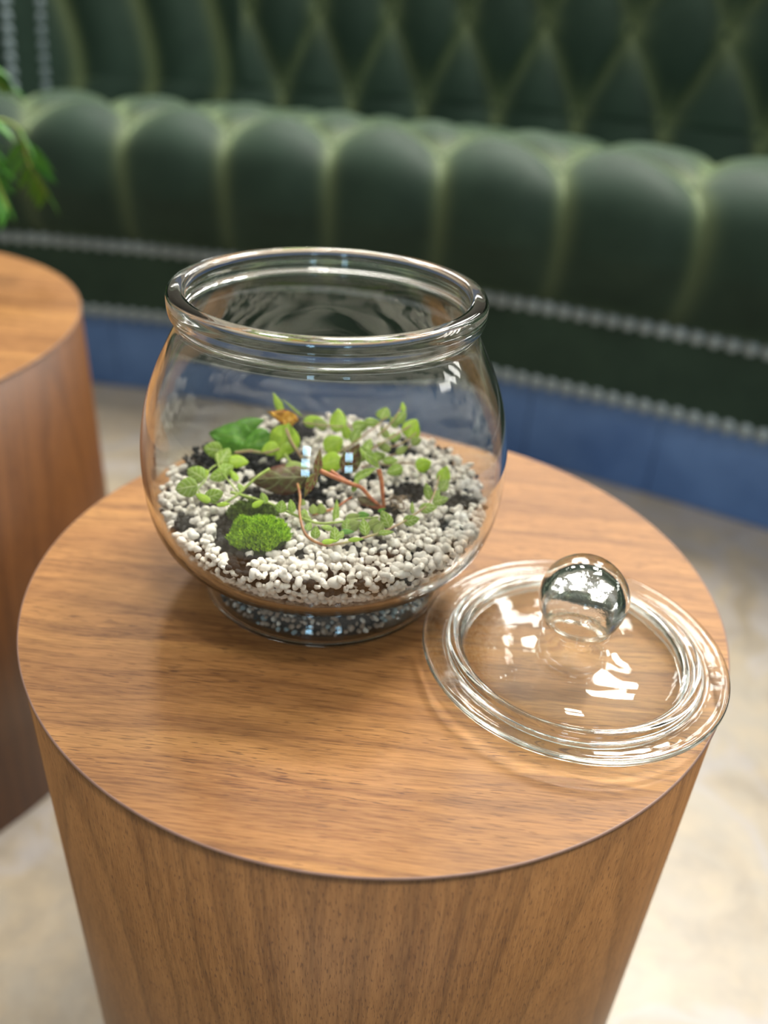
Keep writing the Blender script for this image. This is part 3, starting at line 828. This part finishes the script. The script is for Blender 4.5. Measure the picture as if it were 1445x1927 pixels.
def nails(us, d, zf, nm='nailhead'):
    for u, z in us:
        p = spt(u, d if not callable(d) else d(z), z); q = spt(u + .01, 0, 0) - spt(u - .01, 0, 0)
        nrm = Vector((q.y, -q.x, 0)).normalized()
        o = obj(nm, nail, None, sofa); m = nrm.to_track_quat('Z', 'Y').to_matrix().to_4x4(); m.translation = p - SO; o.matrix_local = m


def along(z, step=.0292, a=-1.15, b=1.1):
    out = []; u = a
    while u < b:
        out.append((u, z)); u += step / math.hypot(1, -.3377 - .346 * u)
    return out


nails(along(-.158), -.005, 0); nails(along(-.302), -.005, 0)
for uu in (-1.000, -1.088):
    nails([(uu, .05 + .0292 * i) for i in range(14)], lambda z: .603 + (z - .0) * .145 - .014, 0)
# covered buttons
vb, fb = lathe([(0, .006), (.006, .005), (.010, 0)], 12)
button = pydata('button', vb, fb); button.materials.append(M['velvet'])
for v_, d, z, half, nz in ((0, .028, .066, 0, (-.45, .9)), (1, .20, .069, .5, (0, 1)), (10, .630, .105, 0, (-1, .1)), (11, .648, .28, .5, (-1, .1)), (12, .668, .46, 0, (-1, .1))):
    for k in range(-5, 6):
        u = SEAM0 + SP * (k + half)
        if v_ >= 10 and u < -.50: continue
        p = spt(u, d, z); t = (spt(u, .62, 0) - spt(u, 0, 0)).normalized(); nr = (t * nz[0] + Vector((0, 0, nz[1]))).normalized()
        o = obj('button', button, None, sofa); m = nr.to_track_quat('Z', 'Y').to_matrix().to_4x4(); m.translation = p - SO; o.matrix_local = m
# plinth of upright metal panels
NPAN = 16
for i in range(NPAN):
    a = U0 + (U1 - U0) * i / NPAN + .001; b = U0 + (U1 - U0) * (i + 1) / NPAN - .001; vs = []; fs = []
    for j in range(7):
        u = a + (b - a) * j / 6
        for d, z in ((.012, FLOOR_Z + .001), (.010, FLOOR_Z + .004), (.010, -.3115), (.05, -.3115), (.05, FLOOR_Z + .001)): vs.append(spt(u, d, z) - SO)
    for j in range(6):
        for k in range(5): fs.append((j * 5 + k, j * 5 + (k + 1) % 5, (j + 1) * 5 + (k + 1) % 5, (j + 1) * 5 + k))
    fs.append((0, 1, 2, 3, 4)); fs.append((34, 33, 32, 31, 30))
    obj('plinth_panel', pydata('plinth_panel', vs, fs, False), M['plinth'], sofa)

# ------------------------------------------------------------------ fern on the far left table
FP = Vector((-.735, .90, 0))
fern = empty('potted_fern', FP, 'green fern with drooping fronds on the wider walnut drum table', 'plant')
pv, pf_ = lathe([(0, .0), (.045, .0), (.05, .003), (.06, .09), (.062, .095), (.057, .095), (.054, .08), (0, .08)], 48)
obj('pot', pydata('pot', pv, pf_), M['pot'], fern)
rf = random.Random(5)


def frond(tip, peak, n=11, Lf=.045, w=.010):
    base = Vector((0, 0, .08)); tip = tip - FP; peak = peak - FP
    P = catmull([base, base.lerp(peak, .55) + Vector((0, 0, .02)), peak, peak.lerp(tip, .6), tip], 8)
    v_, f_ = tube(P, .0012, 6, 1); st = obj('frond', pydata('frond', v_, f_), M['stemg'], fern)
    for k in range(n):
        t = .30 + .66 * k / (n - 1); i = int(t * (len(P) - 1)); p = P[i]; d = (P[min(i + 1, len(P) - 1)] - P[max(i - 1, 0)]).normalized()
        for s in (-1, 1):
            side = d.cross(Vector((0, 0, 1))).normalized() * s; ax = (side * .8 + d * .7 + Vector((0, 0, -.15))).normalized()
            up = ax.cross(d).normalized()
            if up.z < 0: up = -up
            ay = up.cross(ax).normalized(); sz = Lf * (1 - .55 * abs(t - .5))
            o = obj('leaflet', leaf_mesh(sz, w, .2, .25, .5, nu=4, nv=6), M['fern'], st)
            m = Matrix((ax, ay, up)).transposed().to_4x4(); m.translation = p; o.matrix_local = m


frond(at(88, 365, y=.96), at(5, 225, y=.93)); frond(at(16, 395, y=.90), at(-40, 260, y=.90), Lf=.04); frond(at(10, 150, y=1.0), at(-60, 110, y=.97), Lf=.04)
frond(Vector((-.95, .85, .12)), Vector((-.86, .88, .2))); frond(Vector((-.72, .70, .10)), Vector((-.72, .79, .2)))
